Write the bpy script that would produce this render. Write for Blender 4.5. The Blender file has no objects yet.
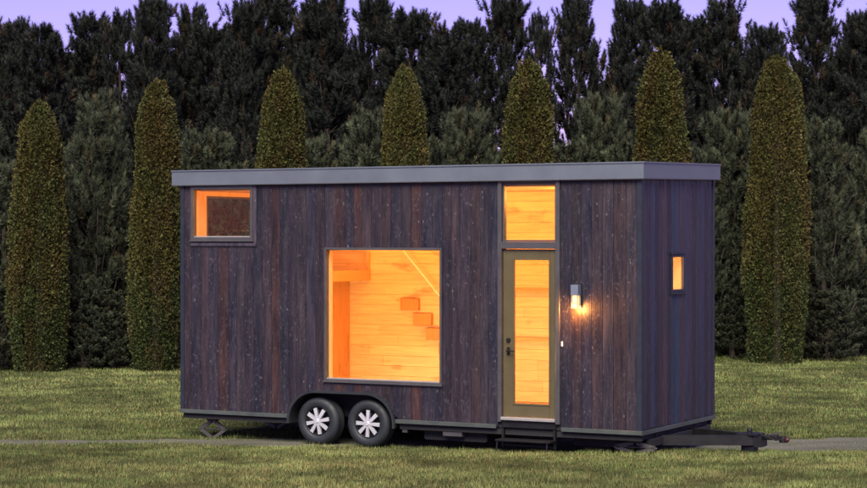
import bpy, math, random
import numpy as np
from mathutils import Vector

# ------------------------------------------------------------------ camera, sky, sun, exposure
scene = bpy.context.scene
COL = scene.collection
cam_d = bpy.data.cameras.new('camera'); cam = bpy.data.objects.new('camera', cam_d); COL.objects.link(cam)
cam.location = (0, 0, 2.72); cam.rotation_euler = (math.radians(90), 0, 0)
cam_d.sensor_width = 36.0; cam_d.lens = 82.4; cam_d.shift_y = -6.0 / 867; cam_d.clip_end = 2000
scene.camera = cam

SUN_EL = math.radians(46)
SUN_TO = Vector((-0.17, -0.985, 0)).normalized() * math.cos(SUN_EL) + Vector((0, 0, math.sin(SUN_EL)))
world = bpy.data.worlds.new('World'); scene.world = world; world.use_nodes = True
nt = world.node_tree
bg = nt.nodes['Background']
sky = nt.nodes.new('ShaderNodeTexSky'); sky.sky_type = 'NISHITA'; sky.sun_disc = False
sky.sun_elevation = SUN_EL; sky.sun_rotation = math.atan2(SUN_TO.x, SUN_TO.y)
sky.air_density = 1.0; sky.dust_density = 0.3; sky.ozone_density = 2.0
tint = nt.nodes.new('ShaderNodeMixRGB'); tint.blend_type = 'MULTIPLY'; tint.inputs[0].default_value = 1.0
tint.inputs[2].default_value = (0.75, 0.46, 0.96, 1)
nt.links.new(sky.outputs[0], tint.inputs[1]); nt.links.new(tint.outputs[0], bg.inputs[0])
bg.inputs[1].default_value = 0.062

sun_d = bpy.data.lights.new('sun', 'SUN'); sun = bpy.data.objects.new('sun', sun_d); COL.objects.link(sun)
sun_d.energy = 2.9; sun_d.angle = math.radians(40); sun_d.color = (1.0, 0.92, 0.74)
sun.rotation_euler = SUN_TO.to_track_quat('Z', 'Y').to_euler(); sun.location = (0, 0, 30)

scene.render.engine = 'CYCLES'
vs = scene.view_settings
vs.view_transform = 'Standard'; vs.look = 'None'; vs.gamma = 1.0; vs.use_curve_mapping = False
vs.exposure = 1.45

random.seed(7); rng = np.random.default_rng(7)

# ------------------------------------------------------------------ materials
def new_mat(name):
    m = bpy.data.materials.new(name); m.use_nodes = True
    n = m.node_tree.nodes; b = n['Principled BSDF']
    return m, n, m.node_tree.links, b

def noise_node(n, l, scale_vec, scale, detail=4, coord='Object', rough=0.6):
    tc = n.new('ShaderNodeTexCoord'); mp = n.new('ShaderNodeMapping')
    mp.inputs['Scale'].default_value = scale_vec
    l.new(tc.outputs[coord], mp.inputs[0])
    t = n.new('ShaderNodeTexNoise'); t.inputs['Scale'].default_value = scale
    t.inputs['Detail'].default_value = detail; t.inputs['Roughness'].default_value = rough
    l.new(mp.outputs[0], t.inputs['Vector'])
    return t

def ramp(n, l, src, stops):
    r = n.new('ShaderNodeValToRGB'); e = r.color_ramp.elements
    while len(e) < len(stops): e.new(0.5)
    for i, (p, c) in enumerate(stops):
        e[i].position = p; e[i].color = (*c, 1) if len(c) == 3 else c
    l.new(src, r.inputs[0]); return r

def mix(n, l, typ, fac, a, b):
    m = n.new('ShaderNodeMixRGB'); m.blend_type = typ
    for i, v in ((0, fac), (1, a), (2, b)):
        if hasattr(v, 'is_output'): l.new(v, m.inputs[i])
        elif i == 0: m.inputs[0].default_value = v
        else: m.inputs[i].default_value = (*v, 1)
    return m.outputs[0]

def bump(n, l, b, src, strength, dist=0.01):
    u = n.new('ShaderNodeBump'); u.inputs['Strength'].default_value = strength; u.inputs['Distance'].default_value = dist
    l.new(src, u.inputs['Height']); l.new(u.outputs[0], b.inputs['Normal'])

def simple(name, col, rough=0.6, metal=0.0, var=0.25, scale=9.0, bmp=0.1):
    m, n, l, b = new_mat(name)
    t = noise_node(n, l, (1, 1, 1), scale, 5)
    r = ramp(n, l, t.outputs[0], [(0.25, tuple(c * (1 - var) for c in col)), (0.75, tuple(min(1, c * (1 + var)) for c in col))])
    l.new(r.outputs[0], b.inputs['Base Color'])
    r2 = ramp(n, l, t.outputs[0], [(0.2, (rough * 0.8,) * 3), (0.8, (min(1, rough * 1.2),) * 3)])
    l.new(r2.outputs[0], b.inputs['Roughness'])
    b.inputs['Metallic'].default_value = metal
    if bmp: bump(n, l, b, t.outputs[0], bmp, 0.004)
    return m

def emit(name, col, strength):
    m, n, l, b = new_mat(name)
    b.inputs['Base Color'].default_value = (*col, 1)
    b.inputs['Emission Color'].default_value = (*col, 1); b.inputs['Emission Strength'].default_value = strength
    return m

def charred():
    m, n, l, b = new_mat('charred_wood')
    oi = n.new('ShaderNodeObjectInfo')
    off = n.new('ShaderNodeVectorMath'); off.operation = 'SCALE'
    cr = n.new('ShaderNodeCombineXYZ'); l.new(oi.outputs['Random'], cr.inputs[0]); l.new(oi.outputs['Random'], cr.inputs[1]); l.new(oi.outputs['Random'], cr.inputs[2])
    l.new(cr.outputs[0], off.inputs[0]); off.inputs['Scale'].default_value = 37.0
    tc = n.new('ShaderNodeTexCoord'); add = n.new('ShaderNodeVectorMath'); add.operation = 'ADD'
    l.new(tc.outputs['Object'], add.inputs[0]); l.new(off.outputs[0], add.inputs[1])
    def nz(sv, sc, det=5, rough=0.65):
        mp = n.new('ShaderNodeMapping'); mp.inputs['Scale'].default_value = sv; l.new(add.outputs[0], mp.inputs[0])
        t = n.new('ShaderNodeTexNoise'); t.inputs['Scale'].default_value = sc; t.inputs['Detail'].default_value = det
        t.inputs['Roughness'].default_value = rough; l.new(mp.outputs[0], t.inputs[0]); return t.outputs[0]
    grain = nz((1, 1, 0.05), 70)
    streak = nz((1, 1, 0.12), 11)
    blotch = nz((1, 1, 0.45), 7, 6, 0.75)
    g = ramp(n, l, grain, [(0.3, (0.45,) * 3), (0.72, (1.6,) * 3)])
    s = ramp(n, l, streak, [(0.28, (0.45, 0.5, 0.6)), (0.5, (1.0, 0.95, 0.95)), (0.72, (1.9, 1.45, 1.3))])
    c = mix(n, l, 'MULTIPLY', 1.0, mix(n, l, 'MULTIPLY', 1.0, oi.outputs['Color'], (1.14, 1.02, 1.10)), g.outputs[0])
    c = mix(n, l, 'MULTIPLY', 1.0, c, s.outputs[0])
    # worn red-brown streaks where the char has rubbed off, silvery weathering
    w = ramp(n, l, blotch, [(0.54, (0,) * 3), (0.72, (1,) * 3)])
    wf = mix(n, l, 'MULTIPLY', 1.0, w.outputs[0], (0.55, 0.55, 0.55))
    c = mix(n, l, 'MIX', wf, c, (0.046, 0.038, 0.044))
    fl = ramp(n, l, nz((1, 1, 0.55), 34, 4, 0.7), [(0.55, (0,) * 3), (0.66, (1,) * 3)])
    fl2 = ramp(n, l, nz((1, 1, 0.5), 3.2, 3), [(0.40, (0.12,) * 3), (0.62, (0.75,) * 3)])
    ff = mix(n, l, 'MULTIPLY', 1.0, fl.outputs[0], fl2.outputs[0])
    c = mix(n, l, 'MIX', ff, c, (0.068, 0.062, 0.076))
    # small pale knots and chips
    mp = n.new('ShaderNodeMapping'); mp.inputs['Scale'].default_value = (1, 1, 0.7); l.new(add.outputs[0], mp.inputs[0])
    v = n.new('ShaderNodeTexVoronoi'); v.inputs['Scale'].default_value = 13.0; l.new(mp.outputs[0], v.inputs[0])
    k = ramp(n, l, v.outputs['Distance'], [(0.06, (1,) * 3), (0.20, (0,) * 3)])
    sp = ramp(n, l, nz((1, 1, 0.6), 16, 3), [(0.50, (0,) * 3), (0.58, (1,) * 3)])
    kf = mix(n, l, 'MULTIPLY', 1.0, k.outputs[0], sp.outputs[0])
    kf = mix(n, l, 'MULTIPLY', 1.0, kf, (0.75,) * 3)
    c = mix(n, l, 'MIX', kf, c, (0.13, 0.115, 0.115))
    l.new(c, b.inputs['Base Color'])
    rr = ramp(n, l, streak, [(0.3, (0.38,) * 3), (0.7, (0.62,) * 3)]); l.new(rr.outputs[0], b.inputs['Roughness'])
    bump(n, l, b, grain, 0.7, 0.004); b.inputs['Specular IOR Level'].default_value = 0.35
    return m

def pine_board(name, base, grain_axis):
    m, n, l, b = new_mat(name)
    sv = [1, 1, 1]; sv[grain_axis] = 0.06
    oi = n.new('ShaderNodeObjectInfo')
    t = noise_node(n, l, sv, 42, 5)
    g = ramp(n, l, t.outputs[0], [(0.3, tuple(c * 0.72 for c in base)), (0.7, base)])
    sv2 = [1, 1, 1]; sv2[grain_axis] = 0.35
    t2 = noise_node(n, l, sv2, 5, 3)
    g2 = ramp(n, l, t2.outputs[0], [(0.60, (1,) * 3), (0.74, (0.62, 0.5, 0.4))])
    c = mix(n, l, 'MULTIPLY', 1.0, g.outputs[0], g2.outputs[0])
    r = ramp(n, l, oi.outputs['Random'], [(0.0, (0.90, 0.87, 0.84)), (1.0, (1.0, 1.0, 1.0))])
    c = mix(n, l, 'MULTIPLY', 1.0, c, r.outputs[0])
    l.new(c, b.inputs['Base Color']); b.inputs['Roughness'].default_value = 0.5
    return m

def glass():
    m = bpy.data.materials.new('window_glass'); m.use_nodes = True
    n, l = m.node_tree.nodes, m.node_tree.links
    for x in list(n):
        if x.type != 'OUTPUT_MATERIAL': n.remove(x)
    out = [x for x in n if x.type == 'OUTPUT_MATERIAL'][0]
    tr = n.new('ShaderNodeBsdfTransparent'); tr.inputs[0].default_value = (0.97, 0.97, 0.94, 1)
    gl = n.new('ShaderNodeBsdfGlossy'); gl.inputs['Roughness'].default_value = 0.03
    fr = n.new('ShaderNodeFresnel'); fr.inputs[0].default_value = 1.40
    ge = n.new('ShaderNodeNewGeometry'); iv = n.new('ShaderNodeMath'); iv.operation = 'SUBTRACT'; iv.inputs[0].default_value = 1.0
    l.new(ge.outputs['Backfacing'], iv.inputs[1]); mu = n.new('ShaderNodeMath'); mu.operation = 'MULTIPLY'
    l.new(fr.outputs[0], mu.inputs[0]); l.new(iv.outputs[0], mu.inputs[1])
    mx = n.new('ShaderNodeMixShader')
    l.new(mu.outputs[0], mx.inputs[0]); l.new(tr.outputs[0], mx.inputs[1]); l.new(gl.outputs[0], mx.inputs[2]); l.new(mx.outputs[0], out.inputs[0])
    return m

def leafmat(name, rough=0.65, spec=0.25):
    m, n, l, b = new_mat(name)
    a = n.new('ShaderNodeAttribute'); a.attribute_name = 'tone'
    l.new(a.outputs['Color'], b.inputs['Base Color']); b.inputs['Roughness'].default_value = rough
    b.inputs['Specular IOR Level'].default_value = spec
    return m

def ground_mat():
    m, n, l, b = new_mat('lawn_soil')
    t = noise_node(n, l, (0.5, 1, 1), 0.9, 6)
    r = ramp(n, l, t.outputs[0], [(0.3, (0.036, 0.042, 0.014)), (0.5, (0.052, 0.060, 0.020)), (0.7, (0.080, 0.074, 0.030))])
    t2 = noise_node(n, l, (1, 1, 1), 14, 6)
    r2 = ramp(n, l, t2.outputs[0], [(0.3, (0.6,) * 3), (0.7, (1.3,) * 3)])
    l.new(mix(n, l, 'MULTIPLY', 1.0, r.outputs[0], r2.outputs[0]), b.inputs['Base Color'])
    b.inputs['Roughness'].default_value = 0.95; b.inputs['Specular IOR Level'].default_value = 0.1
    bump(n, l, b, t2.outputs[0], 0.6, 0.03)
    return m

def track_mat():
    m, n, l, b = new_mat('track_gravel')
    t = noise_node(n, l, (0.3, 1, 1), 1.6, 6)
    r = ramp(n, l, t.outputs[0], [(0.3, (0.050, 0.050, 0.030)), (0.5, (0.085, 0.082, 0.060)), (0.7, (0.115, 0.110, 0.088))])
    t2 = noise_node(n, l, (1, 1, 1), 38, 5)
    r2 = ramp(n, l, t2.outputs[0], [(0.3, (0.55,) * 3), (0.7, (1.35,) * 3)])
    l.new(mix(n, l, 'MULTIPLY', 1.0, r.outputs[0], r2.outputs[0]), b.inputs['Base Color'])
    b.inputs['Roughness'].default_value = 0.95; bump(n, l, b, t2.outputs[0], 0.8, 0.02)
    return m

M = dict(
    char=charred(), glass=glass(),
    pine_x=pine_board('pine_boards', (0.72, 0.50, 0.27), 0), pine_z=pine_board('pine_panel', (0.68, 0.43, 0.20), 2),
    honey=pine_board('honey_pine', (0.60, 0.33, 0.12), 0),
    fascia=simple('grey_steel_fascia', (0.112, 0.130, 0.156), 0.45, 0.25, 0.12, 2.5, 0.04),
    steel=simple('bronze_grey_frame', (0.075, 0.073, 0.075), 0.45, 0.4, 0.15, 6),
    trim=simple('bottom_flashing', (0.065, 0.078, 0.070), 0.5, 0.3, 0.25, 4),
    corner=simple('corner_trim', (0.014, 0.018, 0.030), 0.5, 0.2, 0.25, 6),
    door=simple('olive_door_paint', (0.075, 0.060, 0.026), 0.45, 0.0, 0.10, 5),
    black=simple('black_steel', (0.008, 0.008, 0.009), 0.5, 0.3, 0.3, 8),
    under=simple('underbody_paint', (0.009, 0.009, 0.010), 0.8, 0.0, 0.3, 8),
    jacksteel=simple('jack_steel', (0.075, 0.070, 0.066), 0.5, 0.3, 0.3, 8),
    sheath=simple('dark_sheathing', (0.02, 0.018, 0.018), 0.9),
    rubber=simple('tyre_rubber', (0.010, 0.013, 0.017), 0.62, 0.0, 0.25, 12, 0.15),
    rimblack=simple('rim_black', (0.012, 0.012, 0.014), 0.3, 0.4, 0.2),
    chrome=simple('machined_alloy', (0.62, 0.63, 0.65), 0.35, 0.55, 0.06, 12, 0.0),
    zinc=simple('zinc_housing', (0.20, 0.23, 0.29), 0.4, 0.5, 0.1),
    sill=simple('aluminium_sill', (0.32, 0.31, 0.29), 0.45, 0.4, 0.1),
    red=simple('red_reflector', (0.09, 0.012, 0.010), 0.35, 0.0, 0.1),
    white=simple('white_plastic', (0.7, 0.68, 0.62), 0.4, 0.0, 0.05),
    shaded=pine_board('shaded_pine', (0.50, 0.235, 0.07), 2),  # pine with shade put into its colour, for partition and stair cubbies
    floorw=pine_board('floor_boards', (0.45, 0.26, 0.12), 0),
    bark=simple('bark', (0.060, 0.045, 0.034), 0.9, 0.0, 0.4, 14, 0.4),
    needles=leafmat('pine_needles'), sprays=leafmat('arborvitae_sprays', 0.6, 0.2), grass=leafmat('grass_blades', 0.7, 0.2),
    ground=ground_mat(), track=track_mat(),
    bulb=emit('lit_lamp', (1.0, 0.58, 0.22), 0.6), puck=emit('lit_ceiling_lamp', (1.0, 0.60, 0.22), 5.0),
)

# ------------------------------------------------------------------ mesh builder
class MB:
    def __init__(s): s.v = []; s.f = []
    def box(s, x0, x1, y0, y1, z0, z1):
        k = len(s.v)
        s.v += [(x0, y0, z0), (x1, y0, z0), (x1, y1, z0), (x0, y1, z0), (x0, y0, z1), (x1, y0, z1), (x1, y1, z1), (x0, y1, z1)]
        s.f += [tuple(k + i for i in q) for q in ((0, 3, 2, 1), (4, 5, 6, 7), (0, 1, 5, 4), (1, 2, 6, 5), (2, 3, 7, 6), (3, 0, 4, 7))]
        return s
    def loop_pair(s, a, b):                     # two equal polygons joined into a prism
        k = len(s.v); n = len(a); s.v += list(a) + list(b)
        s.f.append(tuple(range(k + n - 1, k - 1, -1))); s.f.append(tuple(range(k + n, k + 2 * n)))
        for i in range(n):
            j = (i + 1) % n; s.f.append((k + i, k + j, k + n + j, k + n + i))
        return s
    def cbox(s, x0, x1, y0, y1, z0, z1, c=0.006, axis=2):   # chamfered bar along an axis
        lo = [x0, y0, z0]; hi = [x1, y1, z1]; a, b_ = [i for i in range(3) if i != axis]
        def ring(w):
            pts = [(lo[a] + c, lo[b_]), (hi[a] - c, lo[b_]), (hi[a], lo[b_] + c), (hi[a], hi[b_] - c), (hi[a] - c, hi[b_]), (lo[a] + c, hi[b_]), (lo[a], hi[b_] - c), (lo[a], lo[b_] + c)]
            out = []
            for p, q in pts:
                t = [0, 0, 0]; t[a] = p; t[b_] = q; t[axis] = w; out.append(tuple(t))
            return out
        return s.loop_pair(ring(lo[axis]), ring(hi[axis]))
    def tube(s, p, q, r, r2=None, n=8):
        p = Vector(p); q = Vector(q); d = (q - p).normalized(); r2 = r if r2 is None else r2
        u = d.orthogonal().normalized(); w = d.cross(u)
        A = [tuple(p + (u * math.cos(2 * math.pi * i / n) + w * math.sin(2 * math.pi * i / n)) * r) for i in range(n)]
        B = [tuple(q + (u * math.cos(2 * math.pi * i / n) + w * math.sin(2 * math.pi * i / n)) * r2) for i in range(n)]
        return s.loop_pair(A, B)
    def bar(s, p, q, w, h, up=(0, 0, 1)):       # rectangular bar from p to q
        p = Vector(p); q = Vector(q); d = (q - p).normalized(); sd = d.cross(Vector(up)).normalized(); u = sd.cross(d)
        f = lambda c: [tuple(c + sd * (a * w / 2) + u * (b * h / 2)) for a, b in ((-1, -1), (1, -1), (1, 1), (-1, 1))]
        return s.loop_pair(f(p), f(q))
    def lathe(s, prof, n=40, closed=True):      # profile of (radius, y) about the Y axis
        k = len(s.v); m = len(prof)
        for i in range(n):
            a = 2 * math.pi * i / n
            s.v += [(r * math.cos(a), y, r * math.sin(a)) for r, y in prof]
        for i in range(n):
            i2 = (i + 1) % n
            for j in range(m if closed else m - 1):
                j2 = (j + 1) % m
                s.f.append((k + i * m + j, k + i2 * m + j, k + i2 * m + j2, k + i * m + j2))
        return s
    def build(s, name, mat, parent=None, smooth=False):
        me = bpy.data.meshes.new(name); me.from_pydata(s.v, [], s.f); me.update()
        if smooth: me.polygons.foreach_set('use_smooth', [True] * len(me.polygons))
        return link(name, me, mat, parent)

def link(name, me, mat, parent=None):
    if mat and not me.materials: me.materials.append(mat)
    o = bpy.data.objects.new(name, me); COL.objects.link(o)
    if parent: o.parent = parent
    return o

def tag(o, label=None, cat=None, group=None, kind=None):
    for k, v in (('label', label), ('category', cat), ('group', group), ('kind', kind)):
        if v: o[k] = v
    return o

def empty(name, loc, rz=0, parent=None):
    o = bpy.data.objects.new(name, None); COL.objects.link(o); o.location = loc; o.rotation_euler = (0, 0, rz)
    o.empty_display_size = 0.2
    if parent: o.parent = parent
    return o

def np_mesh(name, verts, faces, tone=None):     # triangles from arrays, colour per vertex
    me = bpy.data.meshes.new(name); nv, nf = len(verts), len(faces)
    me.vertices.add(nv); me.vertices.foreach_set('co', verts.astype(np.float32).ravel())
    me.loops.add(nf * 3); me.loops.foreach_set('vertex_index', faces.astype(np.int32).ravel())
    me.polygons.add(nf); me.polygons.foreach_set('loop_start', np.arange(0, nf * 3, 3, dtype=np.int32))
    me.update(calc_edges=True)
    if tone is not None:
        a = me.attributes.new('tone', 'FLOAT_COLOR', 'POINT')
        a.data.foreach_set('color', np.hstack([tone, np.ones((nv, 1))]).astype(np.float32).ravel())
    return me

# ------------------------------------------------------------------ value noise for layout
_tab = rng.random((64, 64))
def vnoise(x, y):
    xi = np.floor(x).astype(int); yi = np.floor(y).astype(int); fx = x - xi; fy = y - yi
    fx = fx * fx * (3 - 2 * fx); fy = fy * fy * (3 - 2 * fy)
    g = lambda a, b: _tab[a % 64, b % 64]
    return (g(xi, yi) * (1 - fx) + g(xi + 1, yi) * fx) * (1 - fy) + (g(xi, yi + 1) * (1 - fx) + g(xi + 1, yi + 1) * fx) * fy
def fbm(x, y):
    return (vnoise(x, y) + 0.5 * vnoise(2.1 * x + 9, 2.1 * y + 5) + 0.25 * vnoise(4.3 * x + 3, 4.3 * y + 17)) / 1.75

# ------------------------------------------------------------------ ground
def sstep(a, b, v):
    t = np.clip((v - a) / (b - a), 0, 1); return t * t * (3 - 2 * t)
def gz(x, y):
    x = np.asarray(x, float); y = np.asarray(y, float)
    bumpy = (fbm(x * 0.7 + 40, y * 0.7 + 40) - 0.5) * 0.06
    near = np.clip(1 - np.abs(y - 26.3) / 1.6, 0, 1)             # level under the trailer
    swell = 0.12 * sstep(43.5, 47.0, y)
    return 0.10 * (1 - sstep(23.9, 25.5, y)) + bumpy * (1 - near * 0.8) * (1 - sstep(60, 90, y)) + swell - 0.004

def axis_pts(lo, hi, step, far):
    mid = list(np.arange(lo, hi + 1e-6, step)); out = []; d = step
    a = lo
    while a > -far:
        d *= 1.5; a -= d; out.append(a)
    out = out[::-1] + mid; a = hi; d = step
    while a < far:
        d *= 1.5; a += d; out.append(a)
    return np.array(out)
gx = axis_pts(-14, 14, 0.25, 900); gy = axis_pts(18, 50, 0.25, 900)
GX, GY = np.meshgrid(gx, gy); V = np.stack([GX, GY, gz(GX, GY)], -1).reshape(-1, 3)
nx, ny = len(gx), len(gy); I = np.arange(nx * ny).reshape(ny, nx)
q = np.stack([I[:-1, :-1], I[:-1, 1:], I[1:, 1:], I[1:, :-1]], -1).reshape(-1, 4)
F = np.vstack([q[:, [0, 1, 2]], q[:, [0, 2, 3]]])
me = np_mesh('lawn', V, F); me.polygons.foreach_set('use_smooth', [True] * len(me.polygons))
tag(link('lawn', me, M['ground']), kind='structure')

def track_edges(x):
    w = sstep(-4.5, 2.5, x)                                      # fainter and narrower past the loft end
    return (26.25 - 0.90 * w + 0.30 * (vnoise(x * 0.8, x * 0 + 3.3) - 0.5) + 0.30 * (vnoise(x * 3.1, x * 0 + 7.7) - 0.5),
            26.85 + 0.15 * w + 0.35 * (vnoise(x * 0.7 + 20, x * 0 + 1.3) - 0.5) + 0.30 * (vnoise(x * 3.3 + 9, x * 0 + 2.7) - 0.5))
tx = np.arange(-22, 22.01, 0.12); e0, e1 = track_edges(tx); R = 12
TX = np.repeat(tx[None, :], R + 1, 0); TY = e0[None] + (e1 - e0)[None] * (np.arange(R + 1) / R)[:, None]
edge = np.minimum(np.arange(R + 1), R - np.arange(R + 1))[:, None]
TZ = gz(TX, TY) + np.where(edge == 0, -0.012, 0.006)
V = np.stack([TX, TY, TZ], -1).reshape(-1, 3); I = np.arange(V.shape[0]).reshape(R + 1, len(tx))
q = np.stack([I[:-1, :-1], I[:-1, 1:], I[1:, 1:], I[1:, :-1]], -1).reshape(-1, 4)
me = np_mesh('gravel_track', V, np.vstack([q[:, [0, 1, 2]], q[:, [0, 2, 3]]]))
me.polygons.foreach_set('use_smooth', [True] * len(me.polygons))
tag(link('gravel_track', me, M['track']), kind='structure')

# ------------------------------------------------------------------ the house on its trailer
NX, NY = 2.499, 23.9
house = empty('tiny_house', (NX, NY, 0), math.radians(-28))
tag(house, 'dark charred-plank tiny house on a black tandem-axle trailer, windows glowing orange', 'tiny house')
L, W, ZB, ZT = 6.72, 2.53, 0.355, 3.443
top_z = lambda y: ZT + 0.021 * y

PAL = [(0.0135, 0.0135, 0.021), (0.0145, 0.0125, 0.018), (0.017, 0.0135, 0.017), (0.018, 0.0135, 0.015), (0.0135, 0.0135, 0.021), (0.024, 0.0135, 0.0125), (0.018, 0.0165, 0.021), (0.0145, 0.0115, 0.015), (0.0115, 0.0125, 0.019), (0.030, 0.0155, 0.014)]

def cells(x0, x1, z0, z1, holes):
    xs = sorted({x0, x1, *[h[0] for h in holes], *[h[1] for h in holes]}); xs = [x for x in xs if x0 <= x <= x1]
    for a, b in zip(xs[:-1], xs[1:]):
        hs = sorted([(h[2], h[3]) for h in holes if h[0] < (a + b) / 2 < h[1]]); z = z0
        for h0, h1 in hs:
            if h0 > z + 1e-4: yield a, b, z, h0
            z = max(z, h1)
        if z < z1 - 1e-4: yield a, b, z, z1

W1 = (-6.56, -5.555, 2.685, 3.42); W2 = (-4.445, -2.705, 0.85, 2.595); DR = (-1.915, -1.065, 0.30, 3.50)
WELL = (-5.0, -3.37, 0.30, 0.70)
holes_f = [W1, W2, DR, WELL]
fw = MB()
for c in cells(-L + 0.02, -0.02, ZB, ZT - 0.02, holes_f): fw.box(c[0], c[1], 0.022, 0.10, c[2], c[3])
front_wall = fw.build('front_wall', M['sheath'], house)
fl = MB()
for c in cells(-L + 0.14, -0.14, 0.47, 3.36, [W1, W2, DR, (WELL[0], WELL[1], 0.3, 0.72)]): fl.box(c[0], c[1], 0.102, 0.122, c[2], c[3])
fl.build('lining', M['pine_x'], front_wall)

WCX = (-4.565, -3.805); AR = 0.40; WZ = 0.315
def arch(x):
    if x < WCX[0]: d = abs(x - WCX[0])
    elif x > WCX[1]: d = abs(x - WCX[1])
    else: return WZ + 0.375
    return WZ + 0.375 * math.sqrt(1 - (d / AR) ** 2) if d < AR else 0

def plank(x0, x1, zb0, zb1, zt0, zt1, col, parent, side=False):
    """one vertical board; front boards lie in the XZ plane, side boards (side=True) in the YZ plane"""
    g = 0.0025; d = random.uniform(-0.002, 0.002); c = 0.003
    x0 += g / 2; x1 -= g / 2
    ring = [(x0, 0.020), (x0, d + c), (x0 + c, d), (x1 - c, d), (x1, d + c), (x1, 0.020)]
    t = lambda x: (x - x0) / (x1 - x0)
    lo = [(x, y, zb0 + (zb1 - zb0) * t(x)) for x, y in ring]; hi = [(x, y, zt0 + (zt1 - zt0) * t(x)) for x, y in ring]
    if side:
        lo = [(-y, x, z) for x, y, z in lo]; hi = [(-y, x, z) for x, y, z in hi]
    o = MB().loop_pair(lo[::-1], hi[::-1]).build('plank', M['char'], parent)
    o.color = (*col, 1)

edges = [-L + 0.05, W1[0], W1[1], W2[0], W2[1], DR[0]]
segs = list(zip(edges[:-1], edges[1:])) + [(DR[1], -0.055)]
last = None
for a, b in segs:
    n = max(1, round((b - a) / 0.142)); ws = [random.uniform(0.85, 1.15) for _ in range(n)]; s = sum(ws); x = a
    for w in ws:
        x0, x1 = x, x + (b - a) * w / s; x = x1
        col = random.choice([p for p in PAL if p is not last]); last = col
        k = random.uniform(0.85, 1.2); cc = tuple(v * k for v in col)
        mid = (x0 + x1) / 2; z0 = ZB + 0.01
        # below / above the openings
        if arch(x0) > ZB or arch(x1) > ZB: zb = (max(arch(x0), z0), max(arch(x1), z0))
        else: zb = (z0, z0)
        hs = sorted((h[2], h[3]) for h in (W1, W2) if h[0] < mid < h[1])
        zt = ZT - 0.003
        if not hs: plank(x0, x1, *zb, zt, zt, cc, front_wall)
        else:
            plank(x0, x1, *zb, hs[0][0] - 0.002, hs[0][0] - 0.002, cc, front_wall)
            if zt - hs[0][1] > 0.04: plank(x0, x1, hs[0][1] + 0.002, hs[0][1] + 0.002, zt, zt, cc, front_wall)

# end wall over the tongue
SW = (1.0, 1.44, 2.04, 2.515)                    # narrow window: y0 y1 z0 z1
ew = MB()
for c in cells(0.102, W - 0.02, ZB, ZT - 0.02, [SW]): ew.box(-0.10, -0.022, c[0], c[1], c[2], c[3])
end_wall = ew.build('end_wall', M['sheath'], house)
el = MB()
for c in cells(0.13, W - 0.13, 0.47, 3.36, [SW]): el.box(-0.122, -0.102, c[0], c[1], c[2], c[3])
el.build('lining', M['pine_z'], end_wall)
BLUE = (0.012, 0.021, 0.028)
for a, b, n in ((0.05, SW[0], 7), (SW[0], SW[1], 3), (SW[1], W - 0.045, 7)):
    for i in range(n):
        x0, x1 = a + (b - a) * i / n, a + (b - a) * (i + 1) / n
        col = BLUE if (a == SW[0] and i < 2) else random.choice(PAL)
        k = random.uniform(0.6, 1.6); cc = (col[0] * k * 0.85, col[1] * k * 1.1, col[2] * k * 1.6)  # blue sky light on this side is put into the board colour
        zt = (top_z(x0) - 0.003, top_z(x1) - 0.003); zb = ZB + 0.01
        if a == SW[0]:
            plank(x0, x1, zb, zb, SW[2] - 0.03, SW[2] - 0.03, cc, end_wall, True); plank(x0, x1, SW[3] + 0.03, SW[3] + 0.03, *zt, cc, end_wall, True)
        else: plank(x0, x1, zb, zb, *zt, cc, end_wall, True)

# rear wall and loft end wall
rw = MB().box(-L, -0.02, W - 0.12, W, ZB, ZT + 0.03)
rear_wall = rw.build('rear_wall', M['sheath'], house)
LE = (0.42, 2.05, 2.60, 3.30)
lw = MB()
for c in cells(0.0, W - 0.122, ZB, ZT, [LE]): lw.box(-L, -L + 0.10, c[0], c[1], c[2], c[3])
loft_wall = lw.build('loft_end_wall', M['char'], house); loft_wall.color = (*PAL[0], 1)
ll = MB()
for c in cells(0.124, W - 0.124, 0.47, 3.36, [LE]): ll.box(-L + 0.102, -L + 0.122, c[0], c[1], c[2], c[3])
ll.build('lining', M['pine_z'], loft_wall)
lwin = empty('loft_end_window', (0, 0, 0), 0, house)
MB().box(-L + 0.045, -L + 0.055, LE[0] + 0.03, LE[1] - 0.03, LE[2] + 0.03, LE[3] - 0.03).build('pane', M['glass'], lwin)
fm = MB(); y0, y1, z0, z1 = LE
fm.box(-L - 0.01, -L + 0.124, y0, y0 + 0.03, z0, z1).box(-L - 0.01, -L + 0.124, y1 - 0.03, y1, z0, z1)
fm.box(-L - 0.01, -L + 0.124, y0 + 0.03, y1 - 0.03, z0, z0 + 0.03).box(-L - 0.01, -L + 0.124, y0 + 0.03, y1 - 0.03, z1 - 0.03, z1)
fm.build('frame', M['steel'], lwin)

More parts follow.
